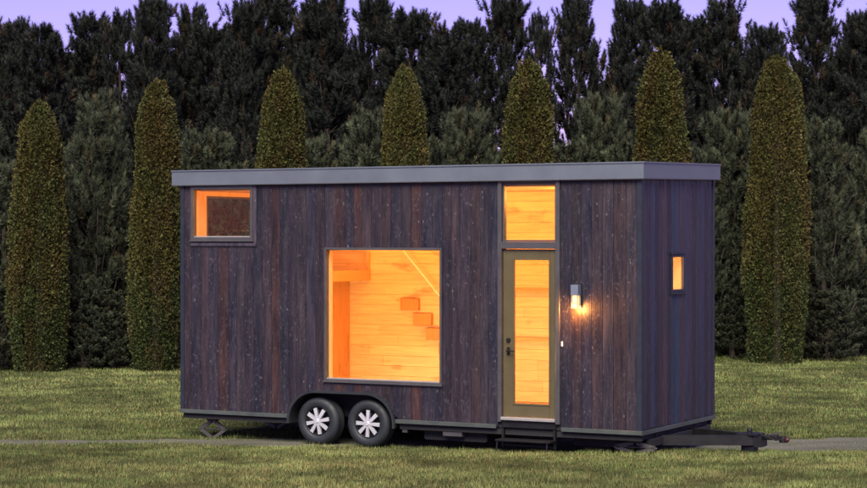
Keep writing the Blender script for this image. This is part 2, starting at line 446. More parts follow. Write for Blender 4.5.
# corner posts and bottom flashing
MB().cbox(-0.052, 0.014, -0.014, 0.046, ZB, ZT - 0.004, 0.004).build('corner_post', M['corner'], house)
MB().cbox(-L - 0.012, -L + 0.048, -0.014, 0.04, ZB, ZT - 0.004, 0.004).build('corner_post', M['corner'], house)
MB().cbox(-0.052, 0.014, W - 0.043, W + 0.012, ZB, ZT + 0.045, 0.004).build('corner_post', M['corner'], house)
MB().cbox(-L - 0.014, -4.985, -0.024, -0.006, ZB - 0.012, ZB + 0.04, 0.003, 0).build('bottom_flashing', M['trim'], house)
MB().cbox(-3.375, DR[0] - 0.02, -0.024, -0.006, ZB - 0.012, ZB + 0.04, 0.003, 0).build('bottom_flashing', M['trim'], house)
MB().cbox(DR[1] + 0.02, 0.022, -0.024, -0.015, ZB - 0.012, ZB + 0.04, 0.003, 0).build('bottom_flashing', M['trim'], house)
MB().cbox(0.015, 0.026, -0.024, W + 0.015, ZB - 0.014, ZB + 0.036, 0.003, 1).build('bottom_flashing', M['trim'], house)

# roof with sheet-metal fascia
yo0, yo1, xo0, xo1 = -0.045, W + 0.11, -L - 0.11, 0.045
def slab(x0, x1, y0, y1, zb, zt):
    return MB().loop_pair([(x0, y0, zb + 0.021 * y0), (x0, y1, zb + 0.021 * y1), (x0, y1, zt + 0.021 * y1), (x0, y0, zt + 0.021 * y0)],
                          [(x1, y0, zb + 0.021 * y0), (x1, y1, zb + 0.021 * y1), (x1, y1, zt + 0.021 * y1), (x1, y0, zt + 0.021 * y0)])
roof = slab(xo0, xo1, yo0, yo1, ZT + 0.004, ZT + 0.185).build('roof', M['fascia'], house)
slab(xo0 - 0.012, xo1 + 0.012, yo0 - 0.012, yo0 - 0.001, ZT - 0.004, ZT + 0.178).build('fascia', M['fascia'], roof)
slab(xo1 + 0.001, xo1 + 0.012, yo0, yo1, ZT - 0.004, ZT + 0.178).build('fascia', M['fascia'], roof)
slab(xo0 - 0.012, xo0 - 0.001, yo0, yo1, ZT - 0.004, ZT + 0.178).build('fascia', M['fascia'], roof)
slab(xo0 - 0.02, xo1 + 0.02, yo0 - 0.022, yo1 + 0.01, ZT + 0.180, ZT + 0.198).build('roof_edge', M['fascia'], roof)
slab(xo0 - 0.016, xo1 + 0.018, yo0 - 0.018, yo0 + 0.03, ZT - 0.014, ZT - 0.005).build('drip_edge', M['steel'], roof)
slab(xo1 - 0.03, xo1 + 0.018, yo0 + 0.031, yo1, ZT - 0.014, ZT - 0.005).build('drip_edge', M['steel'], roof)
MB().box(-L + 0.104, -0.104, 0.104, W - 0.124, 3.362, 3.40).build('ceiling', M['pine_x'], house)
MB().box(-L + 0.104, -5.03, 0.104, W - 0.124, 0.42, 0.466).box(-5.029, -3.341, 0.39, W - 0.124, 0.42, 0.466).box(-3.34, -0.104, 0.104, W - 0.124, 0.42, 0.466).build('floor', M['floorw'], house)

# framed fixed windows
def frame_xz(h, t, y0, y1, parent, name='frame', mat='steel'):
    x0, x1, z0, z1 = h
    for (a, b, c, d, ax) in ((x0, x0 + t, z0, z1, 2), (x1 - t, x1, z0, z1, 2), (x0 + t, x1 - t, z1 - t, z1, 0), (x0 + t, x1 - t, z0, z0 + t, 0)):
        MB().cbox(a, b, y0, y1, c, d, 0.003, ax).build(name, M[mat], parent)

for h, nm, t in ((W1, 'loft_window', 0.045), (W2, 'picture_window', 0.030)):
    w = empty(nm, (0, 0, 0), 0, house)
    frame_xz(h, t, -0.022, 0.06, w)
    hi_ = (h[0] + 0.004, h[1] - 0.004, h[2] + 0.004, h[3] - 0.004)
    frame_xz(hi_, 0.032, 0.0605, 0.145, w, 'jamb', 'pine_z')
    MB().box(h[0] + t, h[1] - t, 0.030, 0.036, h[2] + t, h[3] - t).build('pane', M['glass'], w)
    MB().box(h[0] + t, h[1] - t, 0.002, 0.029, h[2] + t + 0.001, h[2] + t + 0.016).build('sill', M['sill'], w)
    MB().cbox(h[0] - 0.012, h[1] + 0.012, -0.032, -0.0225, h[2] - 0.014, h[2] + 0.006, 0.002, 0).build('sill_flashing', M['steel'], w)
# surround boards of the loft window
for (a, b, c, d) in ((W1[0], W1[1] + 0.055, W1[2] - 0.075, W1[2] - 0.032), (W1[1] + 0.002, W1[1] + 0.055, W1[2] - 0.030, W1[3])):
    o = MB().cbox(a, b, -0.018, -0.004, c, d, 0.003, 0 if b - a > 0.2 else 2).build('surround_board', M['char'], front_wall); o.color = (0.035, 0.034, 0.045, 1)

# narrow end window
w = empty('narrow_window', (0, 0, 0), 0, house)
y0, y1, z0, z1 = SW; t = 0.035
for (a, b, c, d, ax) in ((y0, y0 + t, z0, z1, 2), (y1 - t, y1, z0, z1, 2), (y0 + t, y1 - t, z1 - t, z1, 1), (y0 + t, y1 - t, z0, z0 + t, 1)):
    MB().cbox(-0.022, 0.014, a, b, c, d, 0.003, ax).build('frame', M['corner'], w)
    MB().cbox(-0.14, -0.0225, a + 0.003, b - 0.003, c + 0.003, d - 0.003, 0.003, ax).build('jamb', M['pine_z'], w)
MB().box(-0.010, -0.004, y0 + t, y1 - t, z0 + t, z1 - t).build('pane', M['glass'], w)
MB().cbox(-0.02, 0.03, y0 - 0.02, y1 + 0.02, z0 - 0.028, z0 - 0.002, 0.003, 1).build('sill', M['corner'], w)
MB().cbox(-0.02, 0.026, y0 - 0.02, y1 + 0.02, z1 + 0.002, z1 + 0.028, 0.003, 1).build('head_trim', M['corner'], w)

# entrance: frame, transom light, door
w = empty('door_frame', (0, 0, 0), 0, house)
MB().cbox(-1.915, -1.860, -0.026, 0.13, 0.43, 3.436, 0.004).build('jamb', M['steel'], w)
MB().cbox(-1.122, -1.065, -0.026, 0.13, 0.43, 3.436, 0.004).build('jamb', M['steel'], w)
MB().cbox(-1.8595, -1.1225, -0.020, 0.13, 2.585, 2.672, 0.004, 0).build('transom_bar', M['steel'], w)
MB().cbox(-1.8595, -1.1225, -0.020, 0.13, 3.408, 3.436, 0.004, 0).build('head', M['steel'], w)
MB().cbox(-1.8595, -1.1225, -0.050, 0.13, 0.452, 0.492, 0.006, 0).build('threshold', M['sill'], w)
MB().cbox(-1.8595, -1.1225, -0.010, 0.13, 0.36, 0.449, 0.004, 0).build('kick_plate', M['black'], w)
w = empty('transom_window', (0, 0, 0), 0, house)
frame_xz((-1.858, -1.124, 2.674, 3.406), 0.022, 0.01, 0.05, w)
MB().box(-1.836, -1.146, 0.026, 0.032, 2.696, 3.384).build('pane', M['glass'], w)
door = empty('door', (0, 0, 0), 0, house)
dl, dr, db, dt = -1.855, -1.127, 0.497, 2.580; gl_, gr_, gb, gt = -1.708, -1.218, 0.655, 2.455
dm = 'door'
for nm, c, ax in (('stile', (dl, gl_, db, dt), 2), ('stile', (gr_, dr, db, dt), 2), ('rail', (gl_ + .0005, gr_ - .0005, db, gb), 0), ('rail', (gl_ + .0005, gr_ - .0005, gt, dt), 0)):
    MB().cbox(c[0], c[1], 0.020, 0.065, c[2], c[3], 0.003, ax).build(nm, M[dm], door)
frame_xz((gl_ - 0.012, gr_ + 0.012, gb - 0.012, gt + 0.012), 0.022, 0.012, 0.0195, door, 'glazing_bead', dm)
MB().box(gl_ + 0.001, gr_ - 0.001, 0.040, 0.046, gb + 0.001, gt - 0.001).build('pane', M['glass'], door)
hd = MB().cbox(-1.800, -1.755, 0.004, 0.019, 1.27, 1.36, 0.006).tube((-1.778, 0.004, 1.318), (-1.778, -0.045, 1.318), 0.011).tube((-1.785, -0.040, 1.318), (-1.675, -0.044, 1.314), 0.010)
hd.build('handle', M['black'], door)
MB().tube((-1.778, 0.019, 1.45), (-1.778, -0.006, 1.45), 0.028, 0.024, 16).build('deadbolt', M['black'], door)
MB().cbox(-1.050, -1.025, -0.018, -0.003, 1.39, 1.45, 0.006).build('doorbell', M['white'], house)

# wall lamp
lamp = empty('wall_lamp', (0, 0, 0), 0, house)
MB().cbox(-0.885, -0.765, -0.016, -0.004, 1.87, 2.16, 0.004).build('backplate', M['black'], lamp)
MB().cbox(-0.875, -0.775, -0.125, -0.0165, 2.02, 2.15, 0.008).build('housing', M['zinc'], lamp)
cg = MB()
for x in (-0.868, -0.790):
    for y in (-0.118, -0.034): cg.box(x, x + 0.010, y, y + 0.010, 1.865, 2.0195)
for z in (1.865, 1.925):
    cg.box(-0.858, -0.790, -0.118, -0.110, z, z + 0.010)
cg.build('cage', M['sill'], lamp)
MB().cbox(-0.857, -0.791, -0.108, -0.036, 1.880, 2.0195, 0.008).build('bulb', M['bulb'], lamp)
def point(name, loc, power, col, r, parent):
    d = bpy.data.lights.new(name, 'POINT'); d.energy = power; d.color = col; d.shadow_soft_size = r
    o = bpy.data.objects.new(name, d); COL.objects.link(o); o.location = loc; o.parent = parent
    return o
point('wall_lamp_light', (-0.825, -0.115, 1.845), 13, (1.0, 0.36, 0.07), 0.02, lamp)

# ------------------------------------------------------------------ interior
ib = MB().box(-L + 0.125, -0.125, W - 0.139, W - 0.1205, 0.468, 3.36).build('interior_wall', M['honey'], house)
z = 0.47; row = 0
while z < 3.34:
    hgt = 0.145; x = -L + 0.128 + random.uniform(0, 0.01); zz = min(z + hgt, 3.358)
    while x < -0.14:
        x2 = min(x + random.uniform(1.1, 2.2), -0.128); dd = random.uniform(0, 0.003)
        if x2 - x > 0.05:
            MB().cbox(x + 0.001, x2 - 0.001, W - 0.158 - dd, W - 0.1395, z + 0.001, zz - 0.0005, 0.0025, 0).build('board', M['pine_x'], ib)
        x = x2
    z += hgt; row += 1
MB().box(-5.53, -5.45, 1.35, W - 0.165, 0.468, 2.105).build('partition', M['shaded'], house)  # the weaker light on it is painted as a darker wood
loft = MB().box(-L + 0.126, -5.14, 0.126, W - 0.165, 2.165, 2.24).build('loft_deck', M['pine_x'], house)
MB().box(-5.139, -5.105, 0.126, W - 0.165, 2.115, 2.265).build('edge_beam', M['honey'], loft)
MB().box(-5.155, -5.115, W - 0.215, W - 0.170, 2.267, 3.355).build('guard_post', M['honey'], loft)
st = empty('loft_stairs', (0, 0, 0), 0, house)
for i in range(1, 6):
    x = -4.80 + 0.205 * i; zt = 2.07 - 0.205 * i
    if zt < 0.6: break
    MB().cbox(x, x + 0.29, W - 0.215, W - 0.163, zt - 0.165, zt, 0.006, 0).build('stair_cubby_block', M['shaded'], st)  # solid blocks stand for cubby recesses, their shade put into the colour
MB().tube((-4.60, W - 0.24, 2.62), (-4.60 + 0.82, W - 0.24, 2.62 - 0.90), 0.012).build('handrail', M['white'], st)
MB().box(-3.55, -2.2, W - 0.235, W - 0.165, 1.985, 2.01).build('shelf', M['honey'], house)
MB().box(-3.60, -2.1, W - 0.24, W - 0.165, 1.335, 1.36).build('counter', M['honey'], house)
for x, y, p in ((-1.45, 1.15, 20), (-3.1, 1.15, 20), (-4.45, 1.05, 24), (-5.40, 0.75, 8.0)):
    pk = MB().tube((x, y, 3.3615), (x, y, 3.335), 0.06, 0.055, 16).build('ceiling_lamp', M['puck'], house)
    point('ceiling_lamp_light', (x, y, 3.26), p, (1.0, 0.37, 0.05), 0.06, pk)
for x, z, p, c in ((-4.60, 0.95, 50, (1.0, 0.57, 0.20)), (-2.30, 1.15, 42, (1.0, 0.58, 0.20)), (-0.50, 2.28, 22, (1.0, 0.5, 0.20))):  # lamps added out of view to brighten the rooms
    pk = MB().tube((x, 0.124, z), (x, 0.16, z), 0.05, 0.045, 16).build('hidden_fill_lamp', M['puck'], house)
    point('hidden_fill_light', (x, 0.25, z), p, c, 0.05, pk)

# ------------------------------------------------------------------ trailer chassis
tf = empty('trailer_frame', (0, 0, 0), 0, house)
for a, b in ((-L + 0.01, -5.03), (-3.34, -0.01)): MB().box(a, b, 0.035, 0.095, 0.268, 0.352).build('side_rail', M['under'], tf)
MB().box(-L + 0.01, -0.01, W - 0.095, W - 0.035, 0.268, 0.352).build('side_rail', M['under'], tf)
for y in (0.55, W - 0.62): MB().box(-L + 0.08, -0.03, y, y + 0.07, 0.24, 0.352).build('main_rail', M['under'], tf)
for i in range(9):
    x = -L + 0.03 + i * (L - 0.12) / 8
    MB().box(x, x + 0.05, 0.40 if -5.08 < x < -3.3 else 0.096, W - 0.096, 0.272, 0.350).build('crossmember', M['under'], tf)
MB().box(-L, -5.03, 0.02, W - 0.02, 0.3535, 0.416).box(-5.029, -3.341, 0.39, W - 0.02, 0.3535, 0.416).box(-3.34, 0.0, 0.02, W - 0.02, 0.3535, 0.416).build('floor_pan', M['under'], tf)
MB().cbox(-0.06, 0.002, 0.30, W - 0.12, 0.17, 0.268, 0.006, 1).build('front_crossmember', M['under'], tf)
for a, b, y0, y1, zb in ((-3.05, -2.15, 0.16, 1.6, 0.14), (-1.02, -0.34, 0.30, 1.9, 0.15)):  # made-up boxes that fill in the dark shade beneath the floor
    MB().cbox(a, b, y0, y1, zb, 0.269, 0.02, 1).build('shade_filler_box', M['under'], tf)
MB().cbox(-2.72, -2.45, 0.045, 0.155, 0.205, 0.267, 0.006, 0).build('junction_box', M['steel'], tf)
MB().box(-3.31, -3.24, 0.05, 0.09, 0.225, 0.266).build('bracket', M['steel'], tf)
# wheel well and fender lip
MB().box(-5.0, -3.37, 0.03, 0.36, 0.702, 0.72).box(-5.0, -3.37, 0.361, 0.38, 0.36, 0.72).box(-5.02, -5.001, 0.03, 0.38, 0.36, 0.72).box(-3.369, -3.35, 0.03, 0.38, 0.36, 0.72).build('wheel_well', M['under'], tf)
pts = [(WCX[0] + (AR + 0.005) * math.cos(a), WZ + 0.38 * math.sin(a)) for a in np.linspace(math.pi * 1.03, math.pi / 2, 16)]
pts += [(WCX[1] + (AR + 0.005) * math.cos(a), WZ + 0.38 * math.sin(a)) for a in np.linspace(math.pi / 2, -math.pi * 0.03, 16)]
fe = MB()
for (x0, z0), (x1, z1) in zip(pts[:-1], pts[1:]):
    d = Vector((x1 - x0, 0, z1 - z0)); n_ = Vector((-d.z, 0, d.x)).normalized() * 0.030
    P = [(x0, z0), (x1, z1), (x1 + n_.x, z1 + n_.z), (x0 + n_.x, z0 + n_.z)]
    fe.loop_pair([(a, -0.055, b) for a, b in P][::-1], [(a, -0.004, b) for a, b in P][::-1])
fe.build('fender', M['rubber'], house)
fi = MB()
for (x0, z0), (x1, z1) in zip(pts[:-1], pts[1:]):
    d = Vector((x1 - x0, 0, z1 - z0)); n_ = Vector((-d.z, 0, d.x)).normalized() * -0.006
    P = [(x0, z0), (x1, z1), (x1 + n_.x, z1 + n_.z), (x0 + n_.x, z0 + n_.z)]
    fi.loop_pair([(a, -0.050, b) for a, b in P], [(a, 0.34, b) for a, b in P])
fi.build('fender_liner', M['under'], house)

# wheels
TR = 0.315
tyre_prof = [(0.186, 0.030), (0.192, 0.012), (0.212, 0.002), (0.250, -0.004), (0.283, 0.004), (0.300, 0.020), (0.310, 0.034), (TR, 0.050), (TR, 0.075), (0.305, 0.077), (0.305, 0.084), (TR, 0.086),
             (TR, 0.108), (0.305, 0.110), (0.305, 0.117), (TR, 0.119), (TR, 0.141), (0.305, 0.143), (0.305, 0.150), (TR, 0.152), (TR, 0.175), (0.305, 0.195), (0.283, 0.215), (0.23, 0.22), (0.17, 0.2)]
tyre_m = MB().lathe(tyre_prof, 56); rim_m = MB().lathe([(0.0005, 0.075), (0.05, 0.070), (0.12, 0.085), (0.170, 0.06), (0.178, 0.028), (0.188, 0.020), (0.190, 0.19), (0.0005, 0.19)], 40)
tyre_me = bpy.data.meshes.new('tyre'); tyre_me.from_pydata(tyre_m.v, [], tyre_m.f)
tyre_me.polygons.foreach_set('use_smooth', [True] * len(tyre_me.polygons)); tyre_me.materials.append(M['rubber'])
rim_me = bpy.data.meshes.new('rim'); rim_me.from_pydata(rim_m.v, [], rim_m.f); rim_me.polygons.foreach_set('use_smooth', [True] * len(rim_me.polygons)); rim_me.materials.append(M['rimblack'])
spk = MB().loop_pair([(0.026, 0.004, -0.017), (0.172, 0.010, -0.026), (0.176, 0.022, -0.026), (0.026, 0.060, -0.017)][::-1],
                     [(0.026, 0.004, 0.017), (0.172, 0.010, 0.026), (0.176, 0.022, 0.026), (0.026, 0.060, 0.017)][::-1])
spk_me = bpy.data.meshes.new('spoke'); spk_me.from_pydata(spk.v, [], spk.f); spk_me.materials.append(M['chrome'])
hub = MB().lathe([(0.0005, -0.006), (0.022, -0.004), (0.030, 0.004), (0.046, 0.010), (0.050, 0.06), (0.0005, 0.06)], 24)
hub_me = bpy.data.meshes.new('hub_cap'); hub_me.from_pydata(hub.v, [], hub.f); hub_me.materials.append(M['chrome'])
hub_me.polygons.foreach_set('use_smooth', [True] * len(hub_me.polygons))
for side in (0, 1):
    for k, cx in enumerate(WCX):
        w = empty('wheel', (cx, 0.005 if side == 0 else W - 0.005, TR), 0 if side == 0 else math.pi, house)
        w.rotation_euler = (0, 0, 0 if side == 0 else math.pi)
        link('tyre', tyre_me, None, w); link('rim', rim_me, None, w); h = link('hub_cap', hub_me, None, w)
        for i in range(8):
            s = link('spoke', spk_me, None, w); s.rotation_euler = (0, -math.radians(45 * i + 12 + 31 * k), 0)
for cx in WCX:
    MB().tube((cx, 0.16, TR), (cx, W - 0.16, TR), 0.035, 0.035, 10).build('axle', M['under'], tf)

# scissor stabiliser jacks
def jack(x, y, zt, zb, hw, nm='stabiliser_jack'):
    j = empty(nm, (x, y, zb), 0, house); h = zt - zb; zm = h * 0.5; b = 0.034 if h > 0.2 else 0.020
    MB().box(-0.07, 0.07, -0.05, 0.05, h - 0.03, h).build('top_bracket', M['black'], j)
    MB().cbox(-0.08, 0.08, -0.06, 0.06, 0, 0.014, 0.003, 0).build('foot', M['black'], j)
    for s in (-1, 1):
        for z_ in (0.022, h - 0.035):
            MB().bar((s * 0.02, 0, z_), (s * hw, 0, zm), 0.045, b, (0, 1, 0)).build('arm', M['jacksteel'], j)
    MB().tube((-hw - 0.03, 0, zm), (hw + 0.03, 0, zm), 0.008).build('screw', M['steel'], j)
jack(-6.31, 0.16, 0.268, -0.02, 0.20); jack(-6.32, 1.78, 0.268, -0.02, 0.22); jack(-0.16, 0.20, 0.262, 0.085, 0.26); jack(-0.45, 2.2, 0.268, -0.002, 0.22)

# A-frame tongue
tg = empty('tongue', (0, 0, 0), 0, house)
MB().bar((-0.75, 0.42, 0.218), (1.02, 1.22, 0.225), 0.06, 0.125).build('tongue_beam', M['black'], tg)
MB().bar((-0.75, 2.12, 0.218), (1.02, 1.32, 0.225), 0.06, 0.125).build('tongue_beam', M['black'], tg)
MB().cbox(0.80, 1.08, 1.14, 1.40, 0.288, 0.306, 0.004, 1).build('tongue_plate', M['black'], tg)
MB().cbox(1.02, 1.12, 1.16, 1.38, 0.145, 0.287, 0.008, 1).build('tongue_nose', M['black'], tg)
cp = MB().cbox(1.121, 1.30, 1.225, 1.315, 0.235, 0.296, 0.012, 0).tube((1.36, 1.27, 0.208), (1.36, 1.27, 0.285), 0.05, 0.042, 14).box(1.22, 1.36, 1.235, 1.305, 0.262, 0.287)
cp.build('coupler', M['black'], tg)
MB().tube((1.40, 1.27, 0.245), (1.432, 1.27, 0.245), 0.034, 0.030, 12).build('coupler_cap', M['red'], tg)
MB().bar((1.20, 1.27, 0.298), (1.34, 1.27, 0.335), 0.02, 0.016).build('latch', M['steel'], tg)
tj = MB().tube((0.93, 1.27, 0.115), (0.93, 1.27, 0.34), 0.030, 0.030, 12).cbox(0.84, 1.02, 1.20, 1.34, 0.088, 0.150, 0.008, 2).tube((0.93, 1.27, 0.341), (0.93, 1.27, 0.365), 0.036, 0.03, 12)
tj.build('tongue_jack', M['black'], tg)
MB().tube((1.08, 1.20, 0.31), (1.30, 1.16, 0.24), 0.007, 0.007, 6).tube((1.30, 1.16, 0.24), (1.44, 1.20, 0.27), 0.007, 0.007, 6).build('breakaway_cable', M['black'], tg)

# folding step below the door
sp = empty('entry_step', (0, 0, 0), 0, house)
MB().cbox(-1.86, -1.12, -0.20, 0.03, 0.205, 0.228, 0.004, 0).build('tread', M['black'], sp)
for x in (-1.855, -1.15): MB().box(x, x + 0.025, -0.02, 0.033, 0.12, 0.355).build('side_plate', M['black'], sp)
for x in (-1.84, -1.16): MB().tube((x, -0.18, 0.21), (x, -0.21, 0.07), 0.010, 0.010, 6).build('leg', M['black'], sp)
MB().cbox(-1.82, -1.16, -0.012, 0.03, 0.13, 0.155, 0.004, 0).build('brace', M['black'], sp)

# ------------------------------------------------------------------ foliage
def unit(v): return v / (np.linalg.norm(v, axis=-1, keepdims=True) + 1e-9)

def pine(name, H, R, seed, tone, dens=1.0, nn=100, base=0.15, expo=0.55):
    """returns trunk mesh (with limbs) and crown mesh made of bottle-brush shoots"""
    r = np.random.default_rng(seed); tm = MB(); P = []; D = []; Ln = []
    lean = r.normal(0, 0.02, 2)
    ax = lambda h: np.array([lean[0] * h + 0.05 * math.sin(h * 0.9 + seed), lean[1] * h + 0.05 * math.cos(h * 0.7), h])
    hs = np.linspace(0, H * 0.97, 9)
    for a, b in zip(hs[:-1], hs[1:]):
        tm.tube(ax(a), ax(b), 0.13 * (1 - a / H) + 0.015, 0.13 * (1 - b / H) + 0.015, 7)
    h = base
    while h < H - 0.25:
        f = h / H; nb = int(r.integers(5, 8)); a0 = r.uniform(0, 6.28)
        for i in range(nb):
            if r.random() > dens: continue
            az = a0 + i * 6.283 / nb + r.normal(0, 0.25)
            lb = R * min(1.0, 0.80 + f * 1.2) * (1 - f) ** expo * r.uniform(0.7, 1.15) + 0.22
            el = math.radians(8 + 46 * f + r.normal(0, 8)); o = np.array([math.cos(az), math.sin(az), 0]); p = ax(h); k = 5
            pts = [p]; e = el; ns = max(2, int(lb / 0.30))
            for s in range(ns):
                dv = o * math.cos(e) + np.array([0, 0, math.sin(e)]); pts.append(pts[-1] + dv * lb / ns); e = min(e + 0.20, 1.25)
            for a, b in zip(pts[:-1], pts[1:]): tm.tube(a, b, 0.018 * (1 - f * 0.6), 0.014 * (1 - f * 0.6), 3)
            pts = np.array(pts); nsh = int(4 + lb * 5.2)
            for s in range(nsh):
                t = 1.0 if s == 0 else r.uniform(0.28, 1.0) ** 0.8
                q_ = t * (len(pts) - 1); j = min(int(q_), len(pts) - 2); pos = pts[j] + (pts[j + 1] - pts[j]) * (q_ - j)
                dv = unit(pts[j + 1] - pts[j])
                side = np.array([-o[1], o[0], 0]) * r.normal(0, 0.40)
                d_ = unit(dv * 0.45 + side * 0.8 + np.array([0, 0, r.uniform(0.7, 1.6)]))
                if s: pos = pos + side * 0.55 + np.array([0, 0, r.uniform(-0.04, 0.08)])
                P.append(pos); D.append(d_); Ln.append(r.uniform(0.20, 0.40))
        h += r.uniform(0.22, 0.34) * (1.0 + 0.25 * f)
    for k in range(20):                              # leader cluster of upright shoots
        sp = np.array([r.normal(0, 0.20), r.normal(0, 0.20), 0]); P.append(ax(H - 1.1 + 0.045 * k) + sp * (1.4 - k * 0.05)); D.append(unit(sp * 0.8 + np.array([0, 0, 1.0]))); Ln.append(r.uniform(0.35, 0.55))
    P, D, Ln = np.array(P), np.array(D), np.array(Ln); n = len(P)
    u = unit(np.cross(D, r.normal(size=(n, 3)))); w = np.cross(D, u)
    t = r.uniform(0.0, 1.0, (n, nn)); an = r.uniform(0, 6.283, (n, nn))
    rad = u[:, None] * np.cos(an)[..., None] + w[:, None] * np.sin(an)[..., None]
    tilt = np.radians(r.uniform(42, 72, (n, nn)) - 38 * t ** 3)[..., None]
    nd = rad * np.sin(tilt) + D[:, None] * np.cos(tilt)
    nl = (r.uniform(0.12, 0.165, (n, nn)) * (1.0 - 0.12 * t))[..., None]
    b0 = P[:, None] + D[:, None] * (t * Ln[:, None])[..., None]
    sd = unit(np.cross(nd, r.normal(size=(n, nn, 3)))) * 0.0088
    V = np.stack([b0 - sd, b0 + sd, b0 + nd * nl], 2).reshape(-1, 3)
    F = np.arange(len(V)).reshape(-1, 3)
    tn = np.array(tone)[None, None] * np.exp(r.normal(0, 0.38, (n, 1, 1))) * r.uniform(0.75, 1.25, (n, nn, 1))
    warm = (r.random((n, 1, 1)) < 0.06) * np.array([0.05, 0.022, 0.004])
    tn = tn + warm * 0.6 + (t[..., None] > 0.72) * np.array(tone) * 0.45
    T = np.repeat(tn.reshape(-1, 1, 3), 3, 1).reshape(-1, 3)
    tme = bpy.data.meshes.new('trunk'); tme.from_pydata([tuple(v) for v in tm.v], [], tm.f); tme.materials.append(M['bark'])
    cme = np_mesh('crown', V, F, T); cme.materials.append(M['needles'])
    return tme, cme

def thuja(H, R, seed, twin=0.0):
    r = np.random.default_rng(seed); n = 46000
    hh = r.random(n) ** 0.92 * H; f = hh / H; az = r.uniform(0, 6.283, n)
    prof = np.minimum(1.0, 0.82 + f * 0.9) * (1 - 0.38 * np.clip((f - 0.35) / 0.65, 0, 1) ** 1.3) * np.where(f > 0.82, np.clip(1 - ((f - 0.82) / 0.195) ** 2.3, 0.02, 1) ** 0.5, 1.0)
    lump = 1 + 0.09 * np.sin(az * 3 + seed + hh * 0.5) + 0.13 * (vnoise(az * 2.4 + seed * 7, hh * 1.6) - 0.5) + 0.26 * (vnoise(az * 6 + seed, hh * 2.2) - 0.5) * (0.5 + f)
    depth = 1 - np.abs(r.normal(0, 0.12, n)) + (r.random(n) < 0.10) * r.uniform(0, 0.11, n); hh = hh + (vnoise(az * 2.5 + seed * 2, hh * 0.4) - 0.5) * 0.22 * np.clip(f - 0.6, 0, 1) * 2; rr = R * prof * lump * np.where(f > 0.94, depth * np.sqrt(r.random(n)), depth)
    spk = r.integers(0, 26, n); sh = r.uniform(0, 1, 26); sa = r.uniform(0, 6.283, 26)      # loose leading shoots on the crown
    tipm = r.random(n) < 0.012; az = np.where(tipm, sa[spk], az); rr = np.where(tipm, R * 0.42 * sh[spk] + r.normal(0, 0.012, n), rr)
    hh = np.where(tipm, H * (1.0 - 0.16 * sh[spk] ** 2) + r.uniform(-0.25, 0.14, n), hh)
    tip = twin * np.exp(-((f - 0.93) / 0.12) ** 2)
    C = np.stack([rr * np.cos(az) + tip * np.sign(np.cos(az)), rr * np.sin(az), hh + 0.02], -1)
    out = np.stack([np.cos(az), np.sin(az), np.zeros(n)], -1)
    d = unit(out * r.uniform(0.15, 0.9, (n, 1)) + np.array([0, 0, 1]) * r.uniform(0.2, 1.0, (n, 1)) + r.normal(0, 0.35, (n, 3)))
    s = unit(np.cross(d, out + r.normal(0, 0.7, (n, 3)))); size = r.uniform(0.032, 0.068, (n, 1))
    k = 2; Vs = []
    for i in range(1, 3):                               # a fan of leaflets
        a = (i - 1.5) * 0.75 + r.normal(0, 0.12, (n, 1)); dirn = d * np.cos(a) + s * np.sin(a); per = -d * np.sin(a) + s * np.cos(a)
        ln = size * 1.0 * r.uniform(0.8, 1.2, (n, 1)); nrm = np.cross(d, s) * r.normal(0, 0.012, (n, 1))
        base = C + d * size * 0.12 * i * 0.4
        Vs.append(np.stack([base - per * size * 0.10, base + dirn * ln * 0.62 + per * size * 0.17 + nrm, base + dirn * ln], 1))
        Vs.append(np.stack([base - per * size * 0.10, base + dirn * ln, base + dirn * ln * 0.6 - per * size * 0.17 - nrm], 1))
    V = np.stack(Vs, 1).reshape(-1, 3); F = np.arange(len(V)).reshape(-1, 3)
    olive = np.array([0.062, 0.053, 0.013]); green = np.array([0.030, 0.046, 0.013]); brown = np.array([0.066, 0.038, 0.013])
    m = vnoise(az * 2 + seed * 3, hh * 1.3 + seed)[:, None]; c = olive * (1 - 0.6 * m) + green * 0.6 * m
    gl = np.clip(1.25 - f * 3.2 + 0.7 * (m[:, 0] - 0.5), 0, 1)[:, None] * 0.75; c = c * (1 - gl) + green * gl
    br = (vnoise(az * 3 + 40, hh * 2.2 + seed * 5) > 0.66)[:, None] * r.random((n, 1)); c = c * (1 - 0.7 * br) + brown * 0.7 * br
    c = c * r.uniform(0.55, 1.6, (n, 1))
    T = np.repeat(c[:, None], 2 * k * 3, 1).reshape(-1, 3)
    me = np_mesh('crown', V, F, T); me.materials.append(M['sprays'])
    tm = MB().tube((0, 0, -0.05), (0, 0, H * 0.5), 0.10, 0.06, 8).tube((0, 0, H * 0.5), (0.02, 0, H * 0.86), 0.06, 0.02, 8)
    for i in range(14):
        a = r.uniform(0, 6.28); z_ = H * r.uniform(0.08, 0.75); tm.tube((0, 0, z_), (R * 0.6 * math.cos(a), R * 0.6 * math.sin(a), z_ + 0.5), 0.02, 0.008, 4)
    tme = bpy.data.meshes.new('trunk'); tme.from_pydata(tm.v, [], tm.f); tme.materials.append(M['bark'])
    return tme, me

def plant(name, meshes, x, y, rz, s, label, cat, group=None):
    o = empty(name, (x, y, float(gz(x, y)) - 0.01), rz); o.scale = s
    link('trunk', meshes[0], None, o); link('crown', meshes[1], None, o)
    return tag(o, label, cat, group)

FPX = 1984.0
def row_y(p): return 40.5 + (p - 40) / 735 * 2.6
